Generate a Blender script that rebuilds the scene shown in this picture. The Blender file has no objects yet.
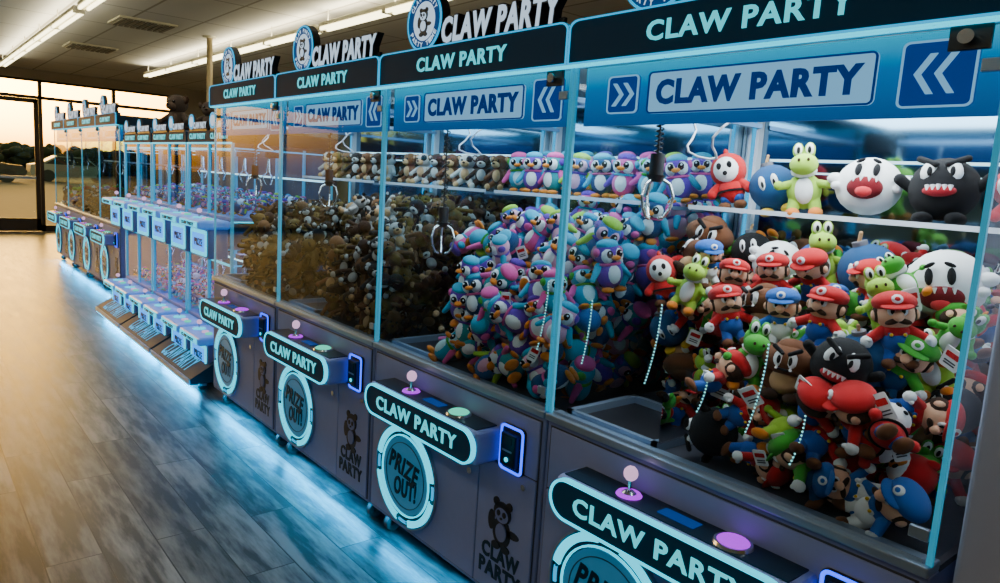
import bpy, bmesh, math, random
from mathutils import Vector, Matrix, Euler
R = random.Random(7)
S = bpy.context.scene
COL = S.collection

# ------------------------------------------------------------------ materials
def nt(name):
    m = bpy.data.materials.new(name); m.use_nodes = True
    return m, m.node_tree.nodes, m.node_tree.links
def PM(name, col, rough=0.5, metal=0.0, nscale=8, namt=0.06, bump=0.0, coat=0.0, emit=None, es=0, spec=.5):
    m, N, L = nt(name); b = N['Principled BSDF']
    tc = N.new('ShaderNodeTexCoord'); no = N.new('ShaderNodeTexNoise'); no.inputs['Scale'].default_value = nscale
    no.inputs['Detail'].default_value = 3
    L.new(tc.outputs['Object'], no.inputs['Vector'])
    mx = N.new('ShaderNodeMix'); mx.data_type = 'RGBA'
    mx.inputs[6].default_value = tuple(c*(1-namt) for c in col)+(1,)
    mx.inputs[7].default_value = tuple(min(1, c*(1+namt)) for c in col)+(1,)
    L.new(no.outputs['Fac'], mx.inputs[0]); L.new(mx.outputs[2], b.inputs['Base Color'])
    b.inputs['Roughness'].default_value = rough; b.inputs['Metallic'].default_value = metal
    b.inputs['Coat Weight'].default_value = coat; b.inputs['Specular IOR Level'].default_value = spec
    if bump:
        bp = N.new('ShaderNodeBump'); bp.inputs['Strength'].default_value = bump; bp.inputs['Distance'].default_value = 0.01
        L.new(no.outputs['Fac'], bp.inputs['Height']); L.new(bp.outputs['Normal'], b.inputs['Normal'])
    if emit:
        b.inputs['Emission Color'].default_value = emit+(1,); b.inputs['Emission Strength'].default_value = es
    return m
def EM(name, col, s):
    m, N, L = nt(name); b = N['Principled BSDF']
    b.inputs['Base Color'].default_value = tuple(c*0.1 for c in col)+(1,); b.inputs['Specular IOR Level'].default_value = .1
    b.inputs['Emission Color'].default_value = col+(1,); b.inputs['Emission Strength'].default_value = s
    return m
def GLASS(name, tint=(0.88, 0.96, 0.985), ior=1.33, rough=0.02):
    m, N, L = nt(name)
    N.remove(N['Principled BSDF']); o = N['Material Output']
    t = N.new('ShaderNodeBsdfTransparent'); t.inputs[0].default_value = tint+(1,)
    g = N.new('ShaderNodeBsdfGlossy'); g.inputs['Roughness'].default_value = rough
    f = N.new('ShaderNodeFresnel'); f.inputs[0].default_value = ior
    mx = N.new('ShaderNodeMixShader')
    L.new(f.outputs[0], mx.inputs[0]); L.new(t.outputs[0], mx.inputs[1]); L.new(g.outputs[0], mx.inputs[2]); L.new(mx.outputs[0], o.inputs[0])
    return m
_pl = {}
def PL(col):
    if col in _pl: return _pl[col]
    m = PM('plush_%02x%02x%02x' % tuple(int(c*255) for c in col), col, 0.9, 0, 180, 0.3, 0.45)
    m.node_tree.nodes['Principled BSDF'].inputs['Sheen Weight'].default_value = 0.04+0.15*max(col)
    m.node_tree.nodes['Principled BSDF'].inputs['Specular IOR Level'].default_value = 0.2
    _pl[col] = m; return m

M_cab = PM('cabinet_metal', (0.16, 0.2, 0.42), 0.5, 0.0, 30, 0.05, spec=.3)
M_cab2 = PM('cabinet_panel', (0.21, 0.26, 0.52), 0.45, 0.0, 30, 0.04, spec=.3)
M_seam = PM('seam_dark', (0.03, 0.035, 0.055), 0.5)
M_navy = PM('navy_plate', (0.003, 0.018, 0.04), 0.3, 0.0, 20, 0.1, spec=.3)
M_fasc = PM('fascia_navy', (0.003, 0.02, 0.045), 0.6, 0.0, 20, 0.1, emit=(0, .04, .09), es=.15, spec=.15)
M_black = PM('black_plastic', (0.01, 0.01, 0.014), 0.4)
M_white = PM('white_plastic', (0.6, 0.64, 0.72), 0.4)
M_chrome = PM('chrome', (0.75, 0.78, 0.8), 0.2, 1.0)
M_alu = PM('aluminium', (0.3, 0.4, 0.55), 0.35, 0.7)
M_mirror = PM('mirror_back', (0.16, 0.29, 0.4), 0.08, 1.0, 3, 0.02)
M_rubber = PM('rubber', (0.03, 0.03, 0.03), 0.7)
M_paper = PM('paper_tag', (0.7, 0.7, 0.72), 0.7)
M_glass = GLASS('clear_glass')
M_edge = PM('acrylic_edge', (0.1, 0.35, 0.5), 0.15, 0.1, 10, 0.05, emit=(0.0, 0.42, 0.7), es=0.45)
E_cyan = EM('led_cyan', (0.0, 0.64, 0.88), 1.85)
E_cyan2 = EM('led_cyan_soft', (0.0, 0.4, 0.78), 1.3)
E_strip = EM('led_floor_cyan', (0.0, 0.5, 0.95), 8)
E_text = EM('led_text', (0.06, 0.75, 0.88), 1.1)
E_textw = EM('sign_text_white', (0.6, 0.8, 1.0), 1.0)
E_blue = EM('led_blue', (0.01, 0.06, 1.0), 3.5)
def panelmat():
    m, N, L = nt('panel_blue'); b = N['Principled BSDF']; tc = N.new('ShaderNodeTexCoord'); sx = N.new('ShaderNodeSeparateXYZ')
    mr = N.new('ShaderNodeMapRange'); mr.inputs['From Min'].default_value = 1.66; mr.inputs['From Max'].default_value = 1.83
    cr = N.new('ShaderNodeValToRGB'); cr.color_ramp.elements[0].color = (0.0, 0.08, 0.28, 1); cr.color_ramp.elements[1].color = (0.0, 0.55, 0.85, 1)
    e = cr.color_ramp.elements.new(.6); e.color = (0, .17, .48, 1)
    L.new(tc.outputs['Object'], sx.inputs[0]); L.new(sx.outputs['Z'], mr.inputs['Value']); L.new(mr.outputs[0], cr.inputs[0]); L.new(cr.outputs[0], b.inputs['Emission Color'])
    b.inputs['Emission Strength'].default_value = 0.85; b.inputs['Base Color'].default_value = (0.0, 0.01, 0.04, 1); b.inputs['Roughness'].default_value = .6; b.inputs['Specular IOR Level'].default_value = .1; return m
E_panel = panelmat()
E_plate = EM('plate_white', (0.25, 0.58, 0.9), 0.8)
E_arrow = EM('arrow_blue', (0.0, 0.07, 0.42), 0.5)
E_ink = PM('ink_blue', (0.0, 0.03, 0.15), 0.6, emit=(0.0, 0.05, 0.3), es=0.4, spec=.1)
E_bar = EM('led_bar_white', (0.6, 0.88, 1.0), 2.4)
E_refl = EM('bead_reflection', (0.3, 0.95, 0.95), 1.5)  # glow for the dotted reflections in the glass
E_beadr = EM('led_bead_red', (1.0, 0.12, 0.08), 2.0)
E_stick = EM('joystick_glow', (0.95, 0.55, 0.9), 1.0)
E_green = EM('button_green', (0.05, 0.75, 0.5), 1.3)
E_purple = EM('button_purple', (0.4, 0.0, 0.8), 1.8)
M_door = PM('prize_flap', (0.1, 0.17, 0.3), 0.3, 0.1, 30, 0.1, emit=(0.0, 0.22, 0.42), es=0.35)

# ------------------------------------------------------------------ mesh builder
_tc = {}
def text_mesh(s, bold, ext, shear=0.0):
    k = (s, bold, ext, shear)
    if k in _tc: return _tc[k]
    cu = bpy.data.curves.new('t', 'FONT'); cu.body = s; cu.size = 1; cu.offset = bold; cu.extrude = ext; cu.resolution_u = 3
    cu.shear = shear; cu.space_character = 1.12
    ob = bpy.data.objects.new('t', cu); COL.objects.link(ob)
    bpy.context.view_layer.update()
    dg = bpy.context.evaluated_depsgraph_get()
    me = bpy.data.meshes.new_from_object(ob.evaluated_get(dg))
    vs = [v.co.copy() for v in me.vertices]; fs = [tuple(p.vertices) for p in me.polygons]
    bpy.data.objects.remove(ob); bpy.data.curves.remove(cu); bpy.data.meshes.remove(me)
    _tc[k] = (vs, fs); return _tc[k]

class MB:
    def __init__(s): s.v = []; s.f = []; s.m = []; s.s = []; s.mats = []
    def mi(s, mat):
        if mat not in s.mats: s.mats.append(mat)
        return s.mats.index(mat)
    def add(s, vs, fs, mat, smooth=False):
        o = len(s.v); i = s.mi(mat)
        s.v += [tuple(v) for v in vs]
        for f in fs:
            s.f.append(tuple(o+a for a in f)); s.m.append(i); s.s.append(smooth)
    def bm(s, bm, mat, M=None, smooth=False):
        bm.verts.ensure_lookup_table()
        for i, v in enumerate(bm.verts): v.index = i
        s.add([(M @ v.co if M else v.co.copy()) for v in bm.verts], [tuple(v.index for v in f.verts) for f in bm.faces], mat, smooth); bm.free()
    def box(s, x0, x1, y0, y1, z0, z1, mat, bev=0.0):
        b = bmesh.new(); bmesh.ops.create_cube(b, size=1)
        for v in b.verts:
            v.co = Vector(((x0+x1)/2+v.co.x*(x1-x0), (y0+y1)/2+v.co.y*(y1-y0), (z0+z1)/2+v.co.z*(z1-z0)))
        if bev: bmesh.ops.bevel(b, geom=b.edges[:], offset=bev, segments=3, affect='EDGES', profile=0.5)
        s.bm(b, mat)
    def prism(s, poly, y0, y1, mat, M=None):
        n = len(poly); vs = [Vector((p[0], y0, p[1])) for p in poly]+[Vector((p[0], y1, p[1])) for p in poly]
        if M: vs = [M @ v for v in vs]
        fs = [tuple(range(n)), tuple(range(2*n-1, n-1, -1))]+[(i, i+n, (i+1) % n+n, (i+1) % n) for i in range(n)]
        s.add(vs, fs, mat)
    def ring(s, po, pi, y0, y1, mat, closed=True):
        n = len(po)
        vs = [(p[0], y0, p[1]) for p in po]+[(p[0], y0, p[1]) for p in pi]+[(p[0], y1, p[1]) for p in po]+[(p[0], y1, p[1]) for p in pi]
        fs = []
        for i in range(n if closed else n-1):
            j = (i+1) % n
            fs += [(i, j, n+j, n+i), (2*n+i, 2*n+j, j, i), (n+i, n+j, 3*n+j, 3*n+i), (2*n+j, 2*n+i, 3*n+i, 3*n+j)]
        s.add(vs, fs, mat)
    def cyl(s, p0, p1, r0, r1, mat, seg=16, smooth=True, caps=True):
        p0 = Vector(p0); p1 = Vector(p1); d = (p1-p0).normalized()
        u = d.orthogonal().normalized(); w = d.cross(u)
        vs = []
        for p, r in ((p0, r0), (p1, r1)):
            for i in range(seg):
                a = 2*math.pi*i/seg; vs.append(p+(u*math.cos(a)+w*math.sin(a))*r)
        s.add(vs, [(i, (i+1) % seg, (i+1) % seg+seg, i+seg) for i in range(seg)], mat, smooth)
        if caps: s.add(vs, [tuple(range(seg)), tuple(range(2*seg-1, seg-1, -1))], mat)
    def sph(s, c, r, mat, sub=2, rot=None):
        b = bmesh.new(); bmesh.ops.create_icosphere(b, subdivisions=sub, radius=1)
        if not hasattr(r, '__len__'): r = (r, r, r)
        M = Matrix.Translation(c) @ (Euler([math.radians(a) for a in rot]).to_matrix().to_4x4() if rot else Matrix()) @ Matrix.Diagonal((r[0], r[1], r[2], 1))
        s.bm(b, mat, M, True)
    def limb(s, a, b, r0, r1, mat):
        s.cyl(a, b, r0, r1, mat, 14, True, False); s.sph(a, r0, mat, 2); s.sph(b, r1, mat, 2)
    def tube(s, pts, r, mat, seg=8):
        for a, b in zip(pts[:-1], pts[1:]): s.cyl(a, b, r, r, mat, seg)
    def text(s, t, cx, cz, w, h, y, mat, bold=0.0, depth=0.003, shear=0.0, rot=0.0, grow=0.0):
        vs, fs = text_mesh(t, bold, 0.1, shear)
        vb, _ = text_mesh(t, 0.0, 0.1, shear)
        x0 = min(v.x for v in vb); x1 = max(v.x for v in vb); z0 = min(v.y for v in vb); z1 = max(v.y for v in vb)
        c, sn = math.cos(rot), math.sin(rot); out = []
        for v in vs:
            a = (v.x-(x0+x1)/2)/(x1-x0)*w; b = (v.y-(z0+z1)/2)/(z1-z0)*h
            out.append((cx+a*c-b*sn, y-depth*(v.z/0.1*0.5+0.5), cz+a*sn+b*c))
        s.add(out, fs, mat)
    def mesh(s, name):
        me = bpy.data.meshes.new(name); me.from_pydata(s.v, [], s.f)
        for m in s.mats: me.materials.append(m)
        me.polygons.foreach_set('material_index', s.m); me.polygons.foreach_set('use_smooth', s.s)
        b = bmesh.new(); b.from_mesh(me); bmesh.ops.recalc_face_normals(b, faces=b.faces[:]); b.to_mesh(me); b.free()
        me.update(); return me
def OB(name, data, parent=None, loc=(0, 0, 0), rot=(0, 0, 0), sc=(1, 1, 1)):
    o = bpy.data.objects.new(name, data); COL.objects.link(o)
    o.location = loc; o.rotation_euler = rot; o.scale = sc if hasattr(sc, '__len__') else (sc, sc, sc)
    if parent: o.parent = parent
    return o
def EMPTY(name, loc=(0, 0, 0), parent=None, sc=(1, 1, 1)):
    return OB(name, None, parent, loc, (0, 0, 0), sc)
def rrect(cx, cz, w, h, r, n=6):
    p = []
    for (sx, sz, a0) in ((1, 1, 0), (-1, 1, 90), (-1, -1, 180), (1, -1, 270)):
        for i in range(n+1):
            a = math.radians(a0+90*i/n); p.append((cx+sx*(w/2-r)+r*math.cos(a), cz+sz*(h/2-r)+r*math.sin(a)))
    return p
def circ(cx, cz, rx, rz=None, n=40, a0=0, a1=360):
    rz = rz or rx; full = (a1-a0) >= 360
    return [(cx+rx*math.cos(math.radians(a0+(a1-a0)*i/(n if full else n-1))), cz+rz*math.sin(math.radians(a0+(a1-a0)*i/(n if full else n-1)))) for i in range(n)]
def AREA(name, parent, loc, rot, sx, sy, e, col):
    l = bpy.data.lights.new(name, 'AREA'); l.shape = 'RECTANGLE'; l.size = sx; l.size_y = sy; l.energy = e; l.color = col
    return OB(name, l, parent, loc, rot)

def bear_logo(mb, cx, cz, s, y, dark, light):
    d = 0.002
    mb.prism(circ(cx, cz-0.35*s, 0.42*s, 0.5*s, 20), y, y+d, dark)
    mb.prism(circ(cx-0.5*s, cz-0.1*s, 0.16*s, 0.34*s, 14), y, y+d, dark)
    mb.prism(circ(cx+0.5*s, cz-0.25*s, 0.3*s, 0.13*s, 14), y, y+d, dark)
    mb.prism(circ(cx, cz+0.3*s, 0.4*s, 0.36*s, 20), y-d, y+d, dark)
    for k in (-1, 1):
        mb.prism(circ(cx+k*0.3*s, cz+0.6*s, 0.14*s, 0.14*s, 14), y-d, y+d, dark)
        mb.prism(circ(cx+k*0.22*s, cz-0.85*s, 0.2*s, 0.13*s, 14), y-d, y+d, dark)
    mb.prism(circ(cx, cz+0.22*s, 0.3*s, 0.24*s, 18), y-2*d, y, light)
    for k in (-1, 1):
        mb.prism(circ(cx+k*0.13*s, cz+0.28*s, 0.08*s, 0.1*s, 12), y-3*d, y, dark)
    mb.prism(circ(cx, cz+0.12*s, 0.06*s, 0.04*s, 10), y-3*d, y, dark)
    mb.prism(circ(cx, cz-0.35*s, 0.24*s, 0.3*s, 18), y-2*d, y, light)

# ------------------------------------------------------------------ claw machine cabinet mesh (width 1)
def cabinet():
    m = MB()
    for x in (0.07, 0.93):
        for y in (0.07, 0.86):
            m.cyl((x-0.014, y, 0.034), (x+0.014, y, 0.034), 0.034, 0.034, M_rubber, 20)
            m.box(x-0.022, x-0.016, y-0.02, y+0.02, 0.03, 0.1, M_chrome); m.box(x+0.016, x+0.022, y-0.02, y+0.02, 0.03, 0.1, M_chrome)
            m.box(x-0.03, x+0.03, y-0.03, y+0.03, 0.085, 0.1, M_alu)
    m.box(0, 1, 0, 0.95, 0.1, 0.79, M_cab, 0.006)
    m.box(0.015, 0.985, -0.002, 0.01, 0.115, 0.775, M_seam)
    m.box(0.02, 0.705, -0.008, 0.01, 0.12, 0.575, M_cab2, 0.003)
    m.box(0.71, 0.98, -0.008, 0.01, 0.12, 0.575, M_cab2, 0.003)
    m.box(0.02, 0.98, -0.006, 0.01, 0.58, 0.77, M_cab2, 0.003)
    m.box(-0.0, 1.0, -0.015, 0.05, 0.79, 0.812, M_alu, 0.004)
    m.cyl((0.66, -0.008, 0.5), (0.66, -0.014, 0.5), 0.012, 0.012, M_chrome, 16)
    m.cyl((0.93, -0.008, 0.54), (0.93, -0.014, 0.54), 0.01, 0.01, M_chrome, 16)
    # deck
    m.box(0.0, 1, 0.05, 0.95, 0.785, 0.80, M_seam)
    m.box(0.05, 0.33, 0.06, 0.34, 0.80, 0.803, M_black)
    for (a, b, c, d) in ((0.03, 0.35, 0.045, 0.06), (0.03, 0.35, 0.34, 0.36), (0.03, 0.05, 0.045, 0.36), (0.33, 0.35, 0.045, 0.36)):
        m.box(a, b, c, d, 0.80, 0.825, M_alu)
    # console
    m.box(0.15, 0.81, -0.118, 0.01, 0.585, 0.70, M_cab2, 0.018)
    m.box(0.17, 0.79, -0.1, -0.012, 0.699, 0.7035, M_navy)
    m.prism(rrect(0.48, 0.643, 0.66, 0.112, 0.055, 10), -0.128, -0.115, M_fasc)
    m.ring(rrect(0.48, 0.643, 0.668, 0.12, 0.059, 10), rrect(0.48, 0.643, 0.652, 0.104, 0.0515, 10), -0.131, -0.115, E_cyan)
    m.text('CLAW PARTY', 0.48, 0.643, 0.49, 0.048, -0.129, E_text, 0.025)
    # console top: joystick, display
    m.cyl((0.35, -0.055, 0.703), (0.35, -0.055, 0.709), 0.034, 0.03, E_purple, 24)
    m.cyl((0.35, -0.055, 0.708), (0.35, -0.055, 0.715), 0.02, 0.012, M_chrome, 20)
    m.cyl((0.35, -0.055, 0.71), (0.35, -0.055, 0.75), 0.005, 0.005, M_chrome, 12)
    m.sph((0.35, -0.055, 0.762), (0.019, 0.019, 0.021), E_stick, 2)
    m.box(0.45, 0.55, -0.075, -0.035, 0.703, 0.706, EM('display_blue', (0.0, 0.08, 0.45), 0.5), 0.001)
    m.cyl((0.64, -0.055, 0.703), (0.64, -0.055, 0.711), 0.045, 0.042, M_chrome, 28)
    # prize ring
    cx, cz = 0.275, 0.335
    m.prism(circ(cx, cz, 0.205), -0.014, 0.0, M_navy)
    m.ring(circ(cx, cz, 0.21), circ(cx, cz, 0.203), -0.02, -0.005, M_alu)
    for k in range(4):
        a0 = k*90+12
        m.ring(circ(cx, cz, 0.199, None, 16, a0, a0+66), circ(cx, cz, 0.174, None, 16, a0, a0+66), -0.022, -0.01, E_cyan, False)
        m.ring(circ(cx, cz, 0.192, None, 6, a0+70, a0+86), circ(cx, cz, 0.182, None, 6, a0+70, a0+86), -0.02, -0.01, E_cyan2, False)
    m.ring(circ(cx, cz, 0.163), circ(cx, cz, 0.157), -0.02, -0.01, E_cyan)
    m.prism(circ(cx, cz, 0.153), -0.017, -0.01, M_door)
    m.ring(circ(cx, cz, 0.132), circ(cx, cz, 0.129), -0.019, -0.016, M_seam)
    m.text('PRIZE', cx-0.005, cz+0.035, 0.2, 0.07, -0.018, M_navy, 0.03, rot=-0.12, shear=0.2)
    m.text('OUT!', cx+0.01, cz-0.05, 0.15, 0.07, -0.018, M_navy, 0.03, rot=0.05, shear=0.2)
    # bill acceptor
    bx, bz = 0.87, 0.648
    m.prism(rrect(bx, bz, 0.11, 0.155, 0.016), -0.016, 0, M_black)
    m.ring(rrect(bx, bz, 0.108, 0.153, 0.017), rrect(bx, bz, 0.093, 0.138, 0.012), -0.02, -0.004, E_blue)
    m.box(bx-0.036, bx+0.036, -0.035, -0.01, bz-0.055, bz+0.055, M_navy, 0.006)
    m.box(bx-0.022, bx+0.022, -0.037, -0.02, bz-0.004, bz+0.002, M_alu)
    m.box(bx-0.018, bx+0.018, -0.037, -0.02, bz+0.02, bz+0.045, M_black)
    m.cyl((bx, -0.036, bz-0.03), (bx, -0.039, bz-0.03), 0.008, 0.008, E_cyan, 12)
    bear_logo(m, 0.84, 0.385, 0.105, -0.0095, M_black, M_cab)
    m.text('CLAW', 0.84, 0.262, 0.18, 0.05, -0.008, M_navy, 0.04, depth=0.002)
    m.text('PARTY', 0.84, 0.2, 0.2, 0.05, -0.008, M_navy, 0.04, depth=0.002)
    # posts
    for x in (0.0, 0.99):
        m.box(x, x+0.01, 0.0, 0.01, 0.81, 1.83, M_edge)
        m.box(x, x+0.01, 0.915, 0.95, 0.80, 1.83, M_white)
    m.box(0.015, 0.985, 0.002, 0.008, 0.812, 0.82, M_alu)
    m.box(0.015, 0.985, 0.002, 0.008, 1.822, 1.829, M_alu)
    for z in (0.87, 1.75):
        m.box(0.955, 0.99, -0.006, 0.006, z-0.012, z+0.012, M_alu, 0.002)
    m.cyl((0.93, 0.004, 1.80), (0.93, -0.02, 1.80), 0.013, 0.013, M_chrome, 18)
    m.box(0.9, 0.965, -0.006, 0.004, 1.778, 1.822, M_black, 0.002)
    # back mirror
    m.box(0.015, 0.985, 0.925, 0.935, 0.80, 1.82, M_mirror)
    m.box(0.0, 1.0, 0.936, 0.95, 0.80, 1.83, M_cab)
    for x in (0.02, 0.945):
        m.box(x, x+0.035, 0.895, 0.924, 0.80, 1.80, M_white); m.box(x+.012, x+0.022, 0.888, 0.896, 1.0, 1.80, E_cyan2)
    m.box(0.1, 0.9, 0.9, 0.912, 1.625, 1.633, E_bar); m.box(0.1, 0.9, 0.9, 0.912, 1.585, 1.59, E_bar)
    # roof + header
    m.box(0, 1, 0.0, 0.95, 1.83, 1.925, M_navy, 0.004)
    top = [(0.0, 1.828), (1.0, 1.828), (1.0, 1.925)]+[(1.0-0.03+0.03*math.cos(math.radians(a)), 1.925+0.022*math.sin(math.radians(a))) for a in (15, 40, 65, 90)]+[(0.03-0.03*math.sin(math.radians(a)), 1.925+0.022*math.cos(math.radians(a))) for a in (0, 25, 50, 75)]+[(0.0, 1.925)]
    def inset(p, d): return [(0.5+(x-0.5)*(1-2*d), 1.887+(z-1.887)*(1-d/0.058)) for x, z in p]
    m.prism(top, -0.03, 0.0, M_fasc)
    m.ring(top, inset(top, 0.0045), -0.033, -0.02, E_cyan2)
    m.text('CLAW PARTY', 0.5, 1.887, 0.48, 0.046, -0.031, E_text, 0.025)
    m.box(0.0, 1.0, -0.028, 0.0, 1.8235, 1.828, E_cyan)
    # inner lit panel
    m.box(0.02, 0.98, 0.03, 0.04, 1.665, 1.825, E_panel)
    m.prism(rrect(0.505, 1.745, 0.54, 0.106, 0.012), 0.024, 0.03, E_plate)
    m.ring(rrect(0.505, 1.745, 0.54, 0.106, 0.012), rrect(0.505, 1.745, 0.532, 0.098, 0.008), 0.021, 0.026, E_ink)
    m.text('CLAW PARTY', 0.505, 1.745, 0.48, 0.056, 0.0235, E_ink, 0.045)
    for cx, s, k in ((0.155, 0.1, 1), (0.88, 0.125, -1)):
        m.prism(rrect(cx, 1.745, s, s, 0.012), 0.023, 0.03, E_arrow)
        m.ring(rrect(cx, 1.745, s, s, 0.012), rrect(cx, 1.745, s-0.008, s-0.008, 0.009), 0.021, 0.026, E_plate)
        for dx in (-0.022, 0.012):
            t = 0.3*s; w = 0.012
            p = [(cx+k*dx-k*0.01, 1.745+t), (cx+k*dx+k*w-k*0.01, 1.745+t), (cx+k*dx+k*(w+0.024)-k*0.01, 1.745), (cx+k*dx+k*w-k*0.01, 1.745-t), (cx+k*dx-k*0.01, 1.745-t), (cx+k*dx+k*0.014, 1.745)]
            m.prism(p, 0.019, 0.024, E_plate)
    # gantry rails
    for x in (0.04, 0.94): m.box(x, x+0.02, 0.05, 0.9, 1.74, 1.755, M_alu)
    m.box(0.04, 0.96, 0.15, 0.165, 1.745, 1.76, M_alu); m.box(0.04, 0.96, 0.21, 0.225, 1.745, 1.76, M_alu)
    # top marquee: round badge + logo letters
    bx, bz = 0.255, 2.045
    m.box(0.12, 0.95, 0.012, 0.03, 1.925, 1.95, M_black)
    m.prism(circ(bx, bz, 0.108), -0.005, 0.03, M_black)
    m.ring(circ(bx, bz, 0.105), circ(bx, bz, 0.098), -0.01, 0.0, E_cyan2)
    m.ring(circ(bx, bz, 0.098), circ(bx, bz, 0.068), -0.008, 0.0, EM('badge_blue', (0.0, 0.08, 0.3), 0.6))
    m.prism(circ(bx, bz, 0.068), -0.007, 0.0, E_textw)
    bear_logo(m, bx, bz+0.003, 0.058, -0.010, M_black, E_textw)
    for word, r0, a_c, up in (('CLAW PARTY', 0.082, 90, 1), ('PARTY TIME', 0.082, 270, -1)):
        n = len(word)
        for i, ch in enumerate(word):
            if ch == ' ': continue
            a = math.radians(a_c-up*(i-(n-1)/2)*13)
            m.text(ch, bx+r0*math.cos(a), bz+r0*math.sin(a), 0.013, 0.016, -0.009, E_textw, 0.02, rot=a-math.radians(90)*up, depth=0.001)
    m.text('CLAW PARTY', 0.665, 1.995, 0.56, 0.078, 0.012, M_black, 0.08, depth=0.03, shear=0.12)
    m.text('CLAW PARTY', 0.665, 1.995, 0.56, 0.078, -0.018, E_textw, 0.035, depth=0.002, shear=0.12)
    m.box(0.38, 0.95, 0.0, 0.012, 1.935, 1.97, M_black)
    return m.mesh('claw_cabinet')
def clawmesh(drop):
    m = MB(); cxx, cyy = 0.16, 0.19; d = drop
    m.box(0.1, 0.22, 0.13, 0.25, 1.70, 1.79, M_black, 0.01)
    m.cyl((cxx, cyy, 1.70), (cxx, cyy, 1.6-d), 0.003, 0.003, M_black, 8)
    n = int(50+200*d)
    pts = [(cxx+0.011*math.cos(t*0.9), cyy+0.011*math.sin(t*0.9), 1.70-(0.1+d)*t/n) for t in range(n+1)]
    m.tube(pts, 0.0022, M_black, 6)
    z = 1.6-d
    m.cyl((cxx, cyy, z), (cxx, cyy, z-.06), 0.02, 0.02, M_black, 24); m.cyl((cxx, cyy, z-.06), (cxx, cyy, z-.08), 0.028, 0.016, M_black, 24)
    for k in range(3):
        a = k*2.094+0.5; c, s_ = math.cos(a), math.sin(a)
        path = [(0.015, -.07), (0.04, -.085), (0.052, -.12), (0.045, -.155), (0.03, -.18), (0.016, -.185)]
        m.tube([(cxx+r*c, cyy+r*s_, z+q) for r, q in path], 0.0045, M_chrome, 8)
    cab = [(0.22+0.16*t/14, 0.2+0.04*math.sin(t), 1.73-0.14*math.sin(math.pi*t/14)) for t in range(15)]
    m.tube(cab, 0.003, M_white, 6)
    return m.mesh('claw')
def glassmesh():
    m = MB()
    m.add([(0.012, 0.003, 0.815), (0.988, 0.003, 0.815), (0.988, 0.003, 1.825), (0.012, 0.003, 1.825)], [(0, 1, 2, 3)], M_glass)
    for x in (0.004, 0.996):
        m.add([(x, 0.015, 0.815), (x, 0.915, 0.815), (x, 0.915, 1.825), (x, 0.015, 1.825)], [(0, 1, 2, 3)], M_glass)
    m.add([(0.35, 0.05, 0.82), (0.35, 0.36, 0.82), (0.35, 0.36, 0.96), (0.35, 0.05, 0.96)], [(0, 1, 2, 3)], M_glass)
    m.add([(0.03, 0.36, 0.82), (0.35, 0.36, 0.82), (0.35, 0.36, 0.96), (0.03, 0.36, 0.96)], [(0, 1, 2, 3)], M_glass)
    return m.mesh('glass')
def shelfmesh():
    m = MB()
    m.box(0.03, 0.97, 0.56, 0.89, 1.448, 1.452, M_glass)
    m.box(0.03, 0.97, 0.552, 0.56, 1.443, 1.457, M_white)
    for x in (0.03, 0.96): m.box(x, x+0.01, 0.56, 0.9, 1.435, 1.447, M_alu)
    return m.mesh('shelf')

# ------------------------------------------------------------------ plush toys (facing -Y, height 2 units)
RED=(0.52,0.008,0.012); SKIN=(0.78,0.42,0.27); BLUE=(0.012,0.075,0.34); BRN=(0.13,0.046,0.018); DBRN=(0.035,0.014,0.007); WHT=(0.78,0.8,0.82)
BLK=(0.005,0.005,0.007); YEL=(0.7,0.42,0.015); GRN=(0.05,0.34,0.03); LGRN=(0.33,0.55,0.05); ORG=(0.74,0.2,0.015); NAVY=(0.008,0.06,0.17); TAN=(0.48,0.28,0.13); PINK=(0.72,0.08,0.3); PUR=(0.12,0.035,0.36); CYN=(0.02,0.36,0.54)
OLV=(0.13,0.075,0.016); GRY=(0.15,0.15,0.18); CAR=(0.14,0.06,0.022); LPK=(0.75,0.36,0.5); TEAL=(0.01,0.25,0.28); DWH=(0.42,0.4,0.38)
def eyes(m, x, y, z, s=1.0, w=WHT):
    for k in (-1, 1):
        m.sph((k*x, y, z), (0.11*s, 0.06*s, 0.15*s), PL(w)); m.sph((k*x*0.9, y-0.05*s, z-0.01), (0.055*s, 0.03*s, 0.09*s), PL(BLK))
def t_cap(c=RED, c2=BLUE):
    m = MB(); P = PL
    m.sph((0,0,.42),(.52,.46,.44),P(SKIN),3); m.sph((0,-.5,.4),.15,P(SKIN)); eyes(m,.15,-.42,.55)
    for k in (-1,1):
        m.sph((k*.15,-.44,.25),(.2,.08,.08),P(DBRN),2,(0,k*15,0)); m.sph((k*.52,0,.4),(.1,.12,.15),P(SKIN))
        m.sph((k*.42,.08,.42),(.16,.3,.25),P(DBRN))
        m.limb((k*.3,0,-.02),(k*.7,-.15,-.25),.16,.14,P(c)); m.sph((k*.78,-.2,-.32),(.17,.17,.18),P(WHT))
        m.sph((k*.72,-.34,-.26),(.07,.09,.07),P(WHT))
        m.limb((k*.18,0,-.55),(k*.25,-.2,-.82),.19,.17,P(c2)); m.sph((k*.28,-.32,-.9),(.19,.29,.15),P(BRN))
        m.sph((k*.17,-.33,-.12),.05,P(YEL)); m.limb((k*.17,-.25,-.15),(k*.2,-.1,.05),.07,.07,P(c2))
    m.sph((0,.2,.38),(.5,.33,.36),P(DBRN),3); m.sph((0,.05,.74),(.58,.55,.32),P(c),3); m.sph((0,-.42,.66),(.42,.3,.07),P(c),3,(12,0,0))
    m.sph((0,-.45,.86),(.15,.06,.14),P(WHT),2,(-25,0,0)); m.sph((0,-.49,.865),(.08,.04,.07),P(c),2,(-25,0,0))
    m.sph((0,0,-.05),(.38,.32,.25),P(c),3); m.sph((0,0,-.35),(.4,.35,.38),P(c2),3)
    return m.mesh('plush_cap')
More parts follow.
